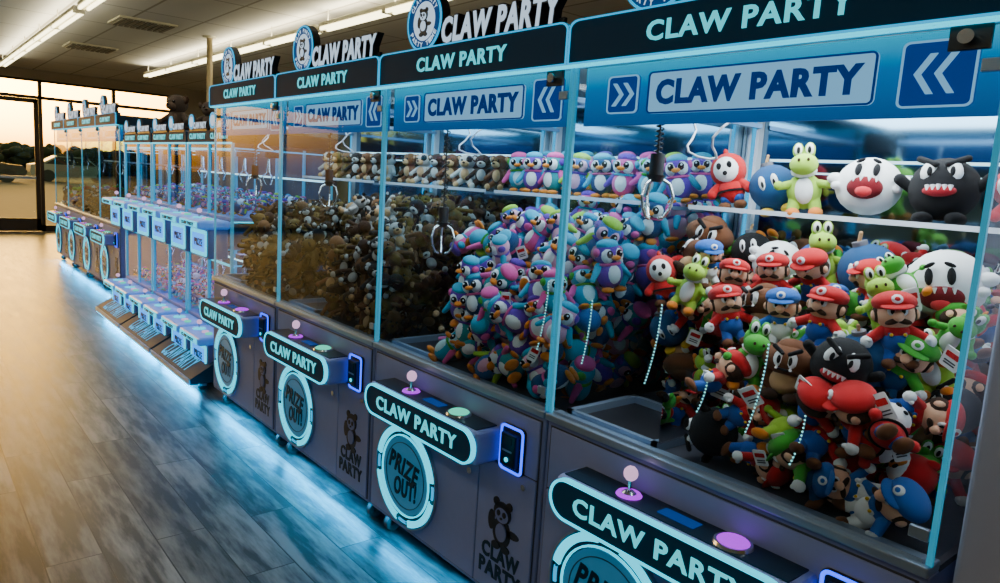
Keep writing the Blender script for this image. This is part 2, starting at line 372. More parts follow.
def t_dino(c=GRN, b=ORG):
    m = MB(); P = PL
    m.sph((0,0,.48),(.34,.34,.36),P(c),3); m.sph((0,-.42,.44),(.37,.36,.29),P(c),3); m.sph((0,-.22,.28),(.36,.32,.2),P(WHT))
    for k in (-1,1):
        m.sph((k*.12,-.75,.54),(.04,.04,.05),P(DBRN)); m.sph((k*.15,-.12,.84),(.15,.15,.22),P(c)); m.sph((k*.15,-.22,.86),(.11,.1,.17),P(WHT)); m.sph((k*.14,-.31,.84),(.05,.04,.1),P(BLK))
        m.limb((k*.3,-.05,-.05),(k*.62,-.3,-.12),.12,.1,P(c)); m.sph((k*.66,-.34,-.1),.13,P(c))
        m.limb((k*.22,0,-.5),(k*.3,-.15,-.75),.2,.16,P(c)); m.sph((k*.3,-.28,-.86),(.2,.3,.16),P(b))
    m.sph((0,.05,-.25),(.46,.42,.5),P(c),3); m.sph((0,-.17,-.25),(.28,.26,.38),P(WHT),3); m.sph((0,.4,-.1),(.24,.14,.22),P(RED))
    for z,r in ((.75,.12),(.55,.13),(.33,.11)): m.sph((0,.36,z),(.05,r,r),P(ORG))
    m.limb((0,.3,-.5),(0,.75,-.45),.2,.06,P(c))
    return m.mesh('plush_dino')
def t_ghost(c=WHT):
    m = MB(); P = PL
    m.sph((0,0,0),(.85,.78,.78),P(c),3); m.limb((0,.5,-.3),(0,.95,-.35),.35,.08,P(c))
    m.sph((0,-.66,-.2),(.45,.2,.3),P((.16,.006,.012)),3,(18,0,0)); m.sph((0,-.78,-.32),(.22,.12,.16),P((.6,.03,.04)))
    for k in (-1,1):
        m.sph((k*.22,-.7,.28),(.09,.08,.2),P(BLK),2,(-20,0,0)); m.sph((k*.2,-.66,.53),(.13,.05,.05),P(BLK),2,(0,k*25,0))
        m.sph((k*.84,-.2,.12),(.22,.2,.17),P(c)); m.sph((k*.75,-.42,-.12),(.15,.13,.12),P(c))
        for j in (.1,.28): m.cyl((k*j,-.82,.06-j*.1),(k*j,-.86,-.06-j*.1),.05,.01,P(WHT),10)
    return m.mesh('plush_ghost')
def t_bomb(c=BLK, teeth=False, feet=ORG):
    m = MB(); P = PL
    m.sph((0,0,0),(.78,.76,.76),P(c),3)
    for k in (-1,1):
        if teeth:
            m.sph((k*.27,-.62,.3),(.17,.12,.26),P(WHT),2,(0,k*-20,0)); m.sph((k*.24,-.72,.26),(.06,.05,.12),P(BLK)); m.limb((k*.12,-.72,.42),(k*.5,-.55,.6),.07,.08,P(c))
        else:
            m.sph((k*.2,-.68,.15),(.12,.1,.26),P(WHT)); m.sph((k*.19,-.76,.12),(.05,.04,.12),P(BLK))
        m.sph((k*.35,-.25,-.78),(.24,.36,.16),P(feet))
        if teeth: m.limb((k*.7,-.1,.0),(k*.95,-.25,.2),.12,.14,P(c))
    if teeth:
        m.sph((0,-.66,-.2),(.36,.18,.14),P((.35,.01,.02)),3,(18,0,0))
        for i in range(-2,3): m.cyl((i*.12,-.82+abs(i)*.03,-.1),(i*.12,-.84+abs(i)*.03,-.22),.06,.02,P(WHT),10)
    else:
        m.cyl((0,0,.7),(0,0,.85),.2,.2,P(GRY),16); m.limb((0,0,.85),(.1,0,1.05),.05,.05,P(TAN)); m.limb((0,.7,0),(0,1.0,0),.06,.06,P(YEL)); m.sph((0,1.1,0),(.05,.16,.2),P(YEL))
    return m.mesh('plush_bomb')
def t_hood(c=RED):
    m = MB(); P = PL
    m.sph((0,.02,.35),(.6,.55,.58),P(c),3); m.sph((0,-.26,.33),(.44,.34,.44),P(WHT),3); m.sph((0,.1,.95),(.08,.2,.15),P(c))
    for k in (-1,1):
        m.sph((k*.17,-.56,.42),(.09,.06,.12),P(BLK)); m.limb((k*.3,0,-.1),(k*.6,-.18,-.35),.16,.15,P(c)); m.sph((k*.62,-.2,-.4),.17,P(c))
        m.sph((k*.26,-.2,-.88),(.22,.3,.16),P(BRN)); m.sph((k*.2,-.05,-.6),(.2,.25,.22),P(BLUE))
    m.sph((0,-.6,.16),(.08,.04,.08),P(BLK)); m.sph((0,0,-.35),(.45,.4,.42),P(c),3)
    m.cyl((0,0,-.42),(0,0,-.36),.47,.47,P(BLK),24)
    return m.mesh('plush_hood')
def t_mush(c=BRN):
    m = MB(); P = PL
    m.sph((0,0,.3),(.82,.72,.5),P(c),3); m.sph((0,0,.55),(.5,.45,.4),P(c),3); m.sph((0,0,-.35),(.46,.42,.42),P(TAN),3)
    for k in (-1,1):
        m.sph((k*.2,-.63,.32),(.15,.12,.24),P(WHT)); m.sph((k*.17,-.73,.3),(.06,.05,.13),P(BLK)); m.limb((k*.1,-.72,.5),(k*.38,-.62,.66),.06,.07,P(BLK))
        m.sph((k*.33,-.2,-.82),(.28,.36,.18),P(DBRN)); m.cyl((k*.2,-.66,.02),(k*.2,-.68,.14),.06,.01,P(WHT),8)
    m.sph((0,-.66,.02),(.3,.06,.04),P(BLK))
    return m.mesh('plush_mush')
def t_peng(c1, c2, c3, face=WHT):
    m = MB(); P = PL
    m.sph((0,0,-.28),(.52,.46,.58),P(c1),3); m.sph((0,-.17,-.28),(.36,.33,.44),P(face),3); m.sph((0,0,.45),(.52,.48,.46),P(c1),3)
    for k in (-1,1):
        m.sph((k*.19,-.28,.43),(.26,.25,.29),P(face)); m.sph((k*.2,-.49,.5),(.13,.07,.16),P(BLK)); m.sph((k*.23,-.55,.56),.045,P(WHT),1)
        m.limb((k*.42,0,.02),(k*.78,-.12,-.42),.17,.1,P(c2)); m.sph((k*.26,-.28,-.86),(.22,.32,.11),P(ORG)); m.sph((k*.47,0,.55),(.13,.2,.18),P(c3))
    m.sph((0,-.56,.36),(.18,.2,.1),P(ORG)); m.sph((0,0,.1),(.5,.44,.1),P(c3),3)
    m.sph((0,.03,.82),(.42,.4,.22),P(c2),3)
    return m.mesh('plush_penguin')
def t_animal(c, muz, ear, long=1.0, patch=None):
    m = MB(); P = PL
    m.sph((0,0,.48),(.46,.43,.42),P(c),3); m.sph((0,-.36,.36),(.26,.22,.19),P(muz)); m.sph((0,-.56,.42),(.09,.06,.06),P(BLK))
    m.sph((0,.02,-.22),(.42,.37,.48),P(c),3); m.sph((0,-.18,-.22),(.28,.25,.34),P(muz),3)
    if patch: m.sph((.2,-.22,.6),(.2,.22,.22),P(patch)); m.sph((-.25,.1,-.1),(.24,.3,.25),P(patch))
    for k in (-1,1):
        m.sph((k*.17,-.4,.56),.065,P(BLK)); m.sph((k*.19,-.44,.58),.02,P(WHT),1)
        m.sph((k*.46,0,.66),(.18,.09,.2),P(ear),2,(0,k*30,0)); m.sph((k*.46,-.06,.66),(.11,.05,.13),P(muz),2,(0,k*30,0))
        m.limb((k*.34,0,0),(k*(.6+.15*long),-.2,-.35*long),.14,.11,P(c)); m.sph((k*(.62+.15*long),-.22,-.38*long),.13,P(c))
        m.limb((k*.2,-.05,-.55),(k*.42,-.35,-.8),.18,.14,P(c)); m.sph((k*.44,-.42,-.82),(.16,.18,.17),P(muz))
    m.tube([(0,.35,-.5),(.1,.55,-.55),(.25,.68,-.4),(.32,.7,-.15),(.25,.7,.05)],.06,P(c),10)
    return m.mesh('plush_animal')
T_cap=t_cap(); T_capg=t_cap(GRN,NAVY); T_capb=t_cap((.015,.11,.42),WHT); T_din=t_dino(GRN,ORG); T_diny=t_dino(LGRN,ORG); T_gho=t_ghost(); T_bomb=t_bomb(); T_bomn=t_bomb(NAVY,False,YEL); T_cho=t_bomb(BLK,True,BLK)
T_hood=t_hood(); T_mush=t_mush()
PENG=[t_peng(PUR,CYN,PINK),t_peng(CYN,PINK,GRN,(.5,.72,.76)),t_peng(PINK,PUR,CYN),t_peng(NAVY,CYN,PINK),t_peng((.02,.14,.42),LGRN,PUR,LPK),t_peng(TEAL,PINK,PUR),t_peng(LPK,CYN,PUR)]
BRNS=[t_animal(BRN,TAN,BRN),t_animal(DBRN,DWH,DBRN,1.2),t_animal(DWH,TAN,BLK,1,BLK),t_animal(OLV,TAN,OLV,1.4),t_animal(CAR,OLV,DBRN,1.3),t_animal(BLK,DWH,BLK)]
OLVT=t_animal(OLV,OLV,DBRN,1.5)
DARK=[BRNS[4],BRNS[3],OLVT,t_animal(DBRN,OLV,OLV,1.3),OLVT]
MIXM=[T_cap,T_cap,T_din,T_hood,T_mush,T_cap,T_capb,T_cap,T_capg,T_cho,T_diny,T_cap,T_mush,T_capb,T_bomn]

def smooth(a, b, x):
    t = max(0, min(1, (x-a)/(b-a))); return t*t*(3-2*t)
def pile(parent, lib, seed, H, scale=0.08, step=0.105, heroes=(), xs=(0.085, 0.925), gap=0.36, zs=0.09, toplib=None, sides=True):
    r = random.Random(seed); e = EMPTY('plush_toy_pile', (0, 0, 0), parent)
    hv = [Vector(h[1]) for h in heroes]
    for me, loc, yaw, sc, tilt in heroes:
        OB('plush_toy', me, e, loc, (math.radians(tilt[0]), math.radians(tilt[1]), math.radians(yaw)), sc)
    z = 0.875; lay = 0
    while z < 1.5:
        y = 0.095+(lay % 2)*0.035
        while y < 0.86:
            x = xs[0]+(lay % 2)*0.05
            while x < xs[1]:
                px = x+r.uniform(-.025, .025); py = y+r.uniform(-.02, .025); pz = z+r.uniform(-.02, .02)
                x += step
                if px < gap+0.06 and py < gap+0.05: continue
                h = H(px, py)
                if pz > h-0.04: continue
                shell = pz > h-0.2 or py < 0.24 or (px < gap+.2 and py < gap+.2) or (sides and (px > .8 or px < .18))
                if not shell: continue
                p = Vector((px, max(py, .09), pz))
                if any((p-q).length < 0.085 for q in hv): continue
                if r.random() < (0.2 if pz > 1.05 else .5): rot = (r.uniform(-2.5, 2.5), r.uniform(-1.5, 1.5), r.uniform(-3, 3))
                else: rot = (r.uniform(-.8, .4), r.uniform(-.8, .8), r.uniform(-1.0, 1.3))
                lb = toplib if (toplib and pz > h-.17) else lib
                OB('plush_toy', r.choice(lb), e, p, rot, scale*r.uniform(.92, 1.12))
            y += step
        z += zs; lay += 1
    return e
def tags(parent, seed, pts):
    r = random.Random(seed); m = MB()
    for (x, y, z) in pts:
        M = Matrix.Translation((x, y, z)) @ Euler((r.uniform(-.4, .4), r.uniform(-.6, .6), r.uniform(-.3, .8))).to_matrix().to_4x4()
        w, h = r.uniform(.014, .02), r.uniform(.02, .03)
        m.prism(rrect(0, 0, 2*w, 2*h, .004, 3), 0, .0015, M_paper, M); m.prism(rrect(0, h*.35, 1.5*w, .5*h, .002, 2), -.001, .0, PL(RED), M)
        for q in (-.3, -.55): m.prism(rrect(0, h*q, 1.3*w, .003, .001, 2), -.001, .0, M_seam, M)
    OB('price_tags', m.mesh('price_tags'), parent)

CAB = cabinet(); GL = glassmesh(); SH = shelfmesh(); CL_hi = clawmesh(.0); CL_lo = clawmesh(.22); CL_md = clawmesh(.1)
def btn(mat):
    m = MB(); m.sph((0.64, -0.055, 0.708), (0.037, 0.037, 0.014), mat, 3); return m.mesh('button')
B_g = btn(E_green); B_p = btn(E_purple)
def machine(x0, w, button=B_g, lamp=(16, (0.75, 0.9, 1.0)), shelf=True, claw=None, y=0):
    e = EMPTY('claw_machine', (x0+0.003, y, 0), None, (w-0.006, 1, 1))
    OB('cabinet', CAB, e); OB('glass_panels', GL, e); OB('button', button, e); OB('claw', claw or CL_md, e)
    if shelf: OB('glass_shelf', SH, e)
    AREA('interior_lamp', e, (0.5, 0.42, 1.815), (0, 0, 0), 0.7, 0.6, lamp[0], lamp[1])
    AREA('underglow_lamp', e, (0.5, 0.03, 0.095), (math.radians(-50), 0, 0), 0.9, 0.04, 14, (0.0, 0.44, 0.95))
    return e
edges = [-4.52, -3.545, -2.545, -1.51, -0.435]
m4 = machine(edges[3], edges[4]-edges[3], B_p, (21, (0.93, 0.98, 1.0)), claw=CL_hi)
W4 = edges[4]-edges[3]
def L4(X): return (X-edges[3])/W4
her = []
for me, X, y, z, yaw, s in [
    (T_hood,-1.386,.64,1.545,20,.1),(T_bomn,-1.24,.66,1.53,20,.095),(T_diny,-1.116,.62,1.55,25,.11),(T_gho,-.932,.64,1.545,15,.105),(T_cho,-.735,.64,1.545,10,.11),(T_hood,-.58,.7,1.53,10,.09),
    (T_mush,-1.39,.55,1.335,20,.1),(T_bomb,-1.25,.6,1.32,20,.085),(T_gho,-1.13,.55,1.3,15,.09),(T_diny,-1.0,.55,1.335,30,.1),(T_bomn,-.86,.55,1.31,10,.105),(T_gho,-.65,.5,1.31,10,.11),
    (T_hood,-1.405,.36,1.22,30,.085),(T_diny,-1.29,.35,1.22,20,.09),(T_cap,-1.16,.36,1.235,35,.078),(T_cap,-1.035,.36,1.265,15,.078),(T_diny,-.74,.36,1.26,30,.085),
    (T_cap,-1.07,.22,1.175,45,.08),(T_capb,-.93,.24,1.19,20,.076),(T_cap,-.815,.22,1.21,-5,.08),(T_cap,-.645,.22,1.22,30,.082),
    (T_din,-.945,.14,1.10,35,.09),(T_mush,-.84,.13,1.09,15,.08),(T_cho,-.715,.13,1.13,15,.085)]:
    her.append((me, (L4(X), y, z), yaw, (s/W4, s, s), (R.uniform(-14, 8), R.uniform(-22, 22))))
pile(m4, MIXM, 11, lambda x, y: 1.1+.24*smooth(.05, .5, y)+.06*x, heroes=her, scale=.075, step=.1, zs=.084)
tags(m4, 5, [(.47,.12,1.0),(.58,.06,1.02),(.66,.07,.93),(.86,.06,1.08),(.9,.06,1.0),(.75,.1,1.15),(.53,.25,1.16),(.8,.3,1.28),(.62,.06,.88),(.3,.4,1.1),(.34,.42,1.02),(.25,.42,1.12),(.95,.1,1.2),(.4,.4,1.2),(.2,.4,1.05),(.3,.41,.93),(.7,.05,1.08)])
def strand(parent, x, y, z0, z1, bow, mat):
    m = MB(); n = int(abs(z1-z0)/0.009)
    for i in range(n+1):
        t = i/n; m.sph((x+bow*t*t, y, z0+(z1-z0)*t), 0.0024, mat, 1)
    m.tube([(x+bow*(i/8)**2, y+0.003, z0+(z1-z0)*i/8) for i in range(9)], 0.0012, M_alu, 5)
    OB('led_and_reflection_strand', m.mesh('strand'), parent)  # bead string; the teal ones model reflections seen in the glass
for x, z0, z1, b, mt in ((.1,1.17,.98,-.02,E_refl),(.33,1.2,.98,-.03,E_refl),(.48,1.05,.95,-.02,E_refl),(.62,1.16,.94,-.03,E_refl),(.72,1.02,.9,-.02,E_refl)):
    strand(m4, x, .035, z0, z1, b, mt)  # curved glass reflections built as glowing beads behind the front pane
m3 = machine(edges[2], edges[3]-edges[2], B_g, (11, (0.6, 0.84, 1.0)), claw=CL_lo)
pile(m3, PENG, 21, lambda x, y: 1.15+.3*smooth(.0, .5, y)*(0.6+.4*smooth(.1,.5,x)), gap=.32)
tags(m3, 6, [(.55,.07,1.0),(.7,.07,1.1),(.85,.07,.95),(.62,.2,1.25),(.45,.35,1.3)])
e = EMPTY('shelf_plush_row', (0, 0, 0), m3)
for i in range(8): OB('plush_toy', PENG[(i*5+1) % 6], e, (.08+i*.12, .64+R.uniform(-.02,.02), 1.54), (0, R.uniform(-.2,.2), R.uniform(0, .7)), .088)
for i in range(8): OB('plush_toy', PENG[(i*3) % 7], e, (.1+i*.115, .8, 1.56), (0, R.uniform(-.2,.2), R.uniform(0, .7)), .085)
strand(m3, .985, .02, 1.4, 1.1, 0, E_beadr); strand(m3, .93, .035, 1.2, .98, -.03, E_refl)  # the teal one models a reflection in the glass
m2 = machine(edges[1], edges[2]-edges[1], B_g, (10, (0.75, 0.9, 1.0)))
pile(m2, DARK+BRNS[:2], 31, lambda x, y: 1.17+.25*smooth(.0, .5, y), gap=.28, toplib=[BRNS[5],BRNS[1],BRNS[2],BRNS[4],BRNS[5],OLVT])
e = EMPTY('shelf_plush_row', (0, 0, 0), m2)
for i in range(7): OB('plush_toy', BRNS[(i*2) % 3], e, (.11+i*.13, .7, 1.54), (0, 0, R.uniform(0, .7)), .088)
m1 = machine(edges[0], edges[1]-edges[0], B_p, (10, (0.75, 0.9, 1.0)))
pile(m1, DARK+[BRNS[5]], 41, lambda x, y: 1.15+.2*smooth(.0, .5, y), gap=.25, toplib=[BRNS[5],BRNS[1],BRNS[4],OLVT])
e = EMPTY('shelf_plush_row', (0, 0, 0), m1)
for i in range(7): OB('plush_toy', BRNS[(i+2) % 6], e, (.11+i*.13, .7, 1.54), (0, 0, R.uniform(0, .7)), .088)
for i in range(4):
    mm = machine(-8.2-0.96*(i+1), 0.955, B_g, (4, (0.4, 0.7, 1.0)), y=.28)
    pile(mm, [DARK, DARK, BRNS, MIXM][i], 50+i, lambda x, y: 1.0+.15*y, step=.16, scale=.1, gap=.2, zs=.11, sides=False)

# ------------------------------------------------------------------ mini stacked machines
E_door = EM('mini_door_blue', (0.0, 0.26, 0.95), 2.2)
E_vio = PM('console_shell', (.22, .32, .62), .35, emit=(.02, .2, .75), es=.5)
def mini():
    m = MB(); W = 0.92
    m.box(0, W, -0.1, 0.75, 0.07, 0.2, M_black, 0.01)
    m.add([(0, -0.1, .2), (W, -0.1, .2), (W, -0.26, .1), (0, -0.26, .1), (0, -0.1, .06), (W, -0.1, .06), (W, -0.26, .06), (0, -0.26, .06)],
          [(0, 1, 2, 3), (3, 2, 6, 7), (4, 5, 6, 7), (0, 3, 7, 4), (1, 2, 6, 5), (0, 1, 5, 4)], M_fasc)
    m.box(0.0, W, -0.268, -0.258, 0.06, 0.1, M_alu)
    vs, fs = text_mesh('CLAW PARTY', .03, .1, 0.0)
    x0 = min(v.x for v in vs); x1 = max(v.x for v in vs); z1 = max(v.y for v in vs)
    m.add([(.15+(v.x-x0)/(x1-x0)*.6, -.235+.11*(v.y/z1), .1156+.069*(v.y/z1)+.003) for v in vs], fs, E_cyan2)
    m.box(0.02, W-.02, -0.262, -0.255, 0.05, 0.058, E_strip)
    for x in (0.06, W-.06):
        for y in (-.16, .65): m.cyl((x-.012, y, .03), (x+.012, y, .03), .03, .03, M_rubber, 14); m.box(x-.02, x+.02, y-.02, y+.02, .03, .08, M_alu)
    for x in (0, W/2-.009, W-.018):
        for y in (0.0, .7): m.box(x, x+.018, y, y+.018, .2, 1.74, M_edge)
    for z0 in (.18, 1.0):
        m.box(0, W, 0.0, .75, z0+.2, z0+.225, M_cab2, .003)
        m.box(0, W, 0.0, .75, z0, z0+.03, M_cab2, .003)
        m.box(0, W, .72, .75, z0, z0+.74, M_seam)
        m.box(.02, W-.02, .02, .03, z0+.69, z0+.705, E_cyan); m.box(.02, W-.02, .69, .70, z0+.5, z0+.515, E_bar)
        m.box(W-.012, W-.002, .0, .7, z0+.19, z0+.2, E_cyan); m.box(W-.012, W-.002, .0, .7, z0+.7, z0+.71, E_cyan2)
        for c in (0, 1):
            x = .02+c*.455
            m.box(x, x+.42, -.2, .01, z0+.14, z0+.2, E_vio, .018)
            m.box(x+.03, x+.39, -.205, -.195, z0+.15, z0+.19, E_cyan, .002)
            m.text('CLAW PARTY', x+.21, z0+.17, .26, .022, -.206, M_navy, .03)
            m.cyl((x+.12, -.1, z0+.2), (x+.12, -.1, z0+.24), .006, .006, M_chrome, 10); m.sph((x+.12, -.1, z0+.252), .018, E_stick, 2)
            m.cyl((x+.12, -.1, z0+.198), (x+.12, -.1, z0+.206), .045, .04, E_cyan, 18)
            for bx in (.25, .32): m.cyl((x+bx, -.1, z0+.198), (x+bx, -.1, z0+.212), .024, .022, (E_stick if bx < .3 else E_green), 16)
            m.box(x+.02, x+.4, -.13, .0, z0-.07, z0+.138, M_cab2, .01)
            m.ring(rrect(x+.21, z0+.035, .32, .18, .015), rrect(x+.21, z0+.035, .27, .13, .01), -.137, -.125, E_cyan)
            m.prism(rrect(x+.21, z0+.035, .27, .13, .01), -.134, -.12, E_door)
            m.text('PRIZE', x+.21, z0+.035, .16, .05, -.135, M_navy, .03)
            m.box(x+.15, x+.25, .3, .4, z0+.66, z0+.7, M_black)
            m.cyl((x+.2, .35, z0+.66), (x+.2, .35, z0+.55), .008, .02, M_chrome, 12)
            for k in range(3):
                a = k*2.09; m.tube([(x+.2+q*math.cos(a), .35+q*math.sin(a), z) for q, z in ((.01, z0+.55), (.045, z0+.52), (.02, z0+.46))], .004, M_chrome, 6)
    m.box(0, W, 0, .75, 1.74, 1.83, M_fasc, .004)
    m.box(.0, W, -.006, 0.002, 1.732, 1.745, E_cyan)
    for c in (0, 1):
        x = .02+c*.455
        m.text('CLAW PARTY', x+.21, 1.79, .34, .04, -.001, E_text, .025)
        m.prism(circ(x+.08, 1.9, .06, None, 24), 0, .015, M_black); m.ring(circ(x+.08, 1.9, .058, None, 24), circ(x+.08, 1.9, .045, None, 24), -.004, .0, E_cyan2); m.prism(circ(x+.08, 1.9, .04, None, 20), -.004, 0, E_textw)
        m.text('CLAW PARTY', x+.28, 1.87, .27, .045, .005, M_black, .07, depth=.01, shear=.12); m.text('CLAW PARTY', x+.28, 1.87, .27, .045, -.006, E_textw, .02, depth=.002, shear=.12)
        m.box(x+.02, x+.4, .003, .012, 1.825, 1.86, M_black)
    return m.mesh('mini_cabinet')
def minig():
    m = MB(); W = .92
    for z0 in (.18, 1.0):
        m.add([(0, .012, z0+.225), (W, .012, z0+.225), (W, .012, z0+.74), (0, .012, z0+.74)], [(0, 1, 2, 3)], M_glass)
        m.add([(W-.005, .02, z0+.225), (W-.005, .7, z0+.225), (W-.005, .7, z0+.74), (W-.005, .02, z0+.74)], [(0, 1, 2, 3)], M_glass)
    return m.mesh('mini_glass')
MC = mini(); MG = minig()
for i in range(3):
    e = EMPTY('mini_claw_machine', (-4.72-(i+1)*0.96, .19, 0), None, (1, 1, .94)); OB('cabinet', MC, e); OB('glass_panels', MG, e)
    tp = EMPTY('plush_toy_pile', (0, 0, 0), e)
    for z0 in (.18, 1.0):
        for j in range(9):
            for k in range(4):
                OB('plush_toy', R.choice(PENG+[T_bomn, T_gho]), tp, (.07+j*.097, .1+k*.14+R.uniform(-.02, .02), z0+.28+k*.02), (R.uniform(-.4, .2), R.uniform(-.3, .3), R.uniform(-.5, 1)), .052)
    AREA('upper_lamp', e, (.46, .36, 1.73), (0, 0, 0), .8, .5, 6, (.25, .55, 1.0)); AREA('lower_lamp', e, (.46, .36, .905), (0, 0, 0), .8, .5, 6, (.35, .42, 1.0))
    AREA('underglow_lamp', e, (.46, -.2, .055), (math.radians(-30), 0, 0), .85, .04, 14, (.0, .44, .95))
big = t_animal((.06, .045, .04), (.08, .055, .045), DBRN, .8)
OB('large_plush_bear', big, None, (-7.35, .6, 1.93), (0, 0, .5), .21)
OB('large_plush_bear', big, None, (-6.5, .62, 1.88), (0, 0, .9), .155)

# ------------------------------------------------------------------ room
H = 3.03; XW = -16.4
def plane(name, mat, x0, x1, y0, y1, z0, z1):
    m = MB(); m.box(x0, x1, y0, y1, z0, z1, mat); return OB(name, m.mesh(name))
fm, N, L = nt('wood_plank_floor'); b = N['Principled BSDF']
tc = N.new('ShaderNodeTexCoord'); br = N.new('ShaderNodeTexBrick'); L.new(tc.outputs['Object'], br.inputs['Vector'])
br.inputs['Scale'].default_value = 1; br.inputs['Brick Width'].default_value = 1.22; br.inputs['Row Height'].default_value = .19; br.offset = .37
br.inputs['Mortar Size'].default_value = .003; br.inputs['Color1'].default_value = (0, 0, 0, 1); br.inputs['Color2'].default_value = (1, 1, 1, 1); br.inputs['Mortar'].default_value = (.5, .5, .5, 1)
mp = N.new('ShaderNodeMapping'); mp.inputs['Scale'].default_value = (1.6, 10, 1); L.new(tc.outputs['Object'], mp.inputs['Vector'])
va = N.new('ShaderNodeVectorMath'); va.operation = 'MULTIPLY_ADD'; va.inputs[1].default_value = (7, 7, 7); L.new(br.outputs['Color'], va.inputs[0]); L.new(mp.outputs[0], va.inputs[2])
no = N.new('ShaderNodeTexNoise'); no.inputs['Scale'].default_value = 1.6; no.inputs['Detail'].default_value = 7; no.inputs['Roughness'].default_value = .6; L.new(va.outputs[0], no.inputs['Vector'])
cr = N.new('ShaderNodeValToRGB'); cr.color_ramp.elements[0].position = .4; cr.color_ramp.elements[0].color = (.017, .016, .017, 1); cr.color_ramp.elements[1].position = .62; cr.color_ramp.elements[1].color = (.19, .175, .165, 1)
L.new(no.outputs['Fac'], cr.inputs[0])
m1x = N.new('ShaderNodeMix'); m1x.data_type = 'RGBA'; m1x.blend_type = 'MULTIPLY'; m1x.inputs[0].default_value = .85
ma = N.new('ShaderNodeMath'); ma.operation = 'MULTIPLY_ADD'; ma.inputs[1].default_value = .6; ma.inputs[2].default_value = .5; L.new(br.outputs['Color'], ma.inputs[0])
L.new(cr.outputs[0], m1x.inputs[6]); L.new(ma.outputs[0], m1x.inputs[7])
m2x = N.new('ShaderNodeMix'); m2x.data_type = 'RGBA'; m2x.inputs[7].default_value = (.008, .007, .006, 1); L.new(br.outputs['Fac'], m2x.inputs[0]); L.new(m1x.outputs[2], m2x.inputs[6])
L.new(m2x.outputs[2], b.inputs['Base Color']); b.inputs['Specular IOR Level'].default_value = .22
rr = N.new('ShaderNodeMapRange'); rr.inputs['To Min'].default_value = .25; rr.inputs['To Max'].default_value = .45; L.new(no.outputs['Fac'], rr.inputs['Value']); L.new(rr.outputs[0], b.inputs['Roughness'])
bp = N.new('ShaderNodeBump'); bp.inputs['Strength'].default_value = .35; bp.inputs['Distance'].default_value = .004; L.new(no.outputs['Fac'], bp.inputs['Height']); L.new(bp.outputs[0], b.inputs['Normal'])
plane('floor', fm, XW, 5, -7, 6, -.1, 0)
cm, N, L = nt('ceiling_tiles'); b = N['Principled BSDF']
tc = N.new('ShaderNodeTexCoord'); br = N.new('ShaderNodeTexBrick'); L.new(tc.outputs['Object'], br.inputs['Vector']); br.offset = 0
br.inputs['Scale'].default_value = 1; br.inputs['Brick Width'].default_value = 1.22; br.inputs['Row Height'].default_value = .61; br.inputs['Mortar Size'].default_value = .014
br.inputs['Color1'].default_value = (.7, .68, .6, 1); br.inputs['Color2'].default_value = (.63, .61, .54, 1); br.inputs['Mortar'].default_value = (.36, .33, .25, 1)
L.new(br.outputs['Color'], b.inputs['Base Color']); b.inputs['Roughness'].default_value = .9
plane('ceiling', cm, XW, 5, -7, 6, H, H+.1)
M_wall = PM('wall_paint', (.5, .42, .3), .8, 0, 3, .05); M_wallg = PM('wall_grey', (.36, .38, .52), .7, 0, 3, .05)
plane('wall_back', M_wall, XW, 5, 6, 6.1, 0, H)
plane('wall_front', M_wall, XW, 5, -7.1, -7, 0, H)
plane('wall_right', M_wall, 5, 5.1, -7, 6, 0, H)
M_fr = PM('storefront_frame', (.05, .035, .025), .5, .3)
m = MB(); m.box(XW-.15, XW, 3.2, 6, 0, H, M_wall); m.box(XW-.15, XW, -7, 3.2, 2.86, H, M_wall); OB('wall_left', m.mesh('wall_left'))
wg = GLASS('window_glass', (.95, .92, .85))
def win(name, ys, g):
    m = MB()
    for y in ys: m.box(XW-.1, XW-.02, y, y+.06, 0, 2.86, M_fr)
    for z, t in ((2.5, .06), (2.82, .04), (0, .12)): m.box(XW-.1, XW-.02, ys[0], ys[-1]+.06, z, z+t, M_fr)
    m.add([(XW-.06, ys[0], 0), (XW-.06, ys[-1], 0), (XW-.06, ys[-1], 2.86), (XW-.06, ys[0], 2.86)], [(0, 1, 2, 3)], wg)
    OB(name, m.mesh(name))
win('window_1', (-7, -5.6, -4.2, -2.8, -1.5, -.38), 1); win('window_2', (.69, 1.95, 3.14), 1)
m = MB()
for z, t in ((2.505, .055), (2.82, .04)): m.box(XW-.1, XW-.02, -.32, .69, z, z+t, M_fr)
m.add([(XW-.06, -.32, 2.55), (XW-.06, .69, 2.55), (XW-.06, .69, 2.83), (XW-.06, -.32, 2.83)], [(0, 1, 2, 3)], wg)
OB('window_3', m.mesh('window_3'))
m = MB()
m.box(XW-.085, XW-.035, -.315, -.24, .01, 2.5, M_fr); m.box(XW-.085, XW-.035, .61, .685, .01, 2.5, M_fr); m.box(XW-.085, XW-.035, -.315, .685, 2.42, 2.5, M_fr); m.box(XW-.085, XW-.035, -.315, .685, .01, .25, M_fr)
m.box(XW-.03, XW+.02, -.24, .61, 1.0, 1.05, M_alu)
m.add([(XW-.06, -.24, .25), (XW-.06, .61, .25), (XW-.06, .61, 2.42), (XW-.06, -.24, 2.42)], [(0, 1, 2, 3)], wg)
OB('door_1', m.mesh('door_1'))
plane('baseboard_back', M_fr, XW, 5, 5.98, 6, 0, .1)
E_tube = EM('fluorescent_tube', (1.0, .88, .5), 7); M_fix = PM('fixture_white', (.7, .66, .5), .5)
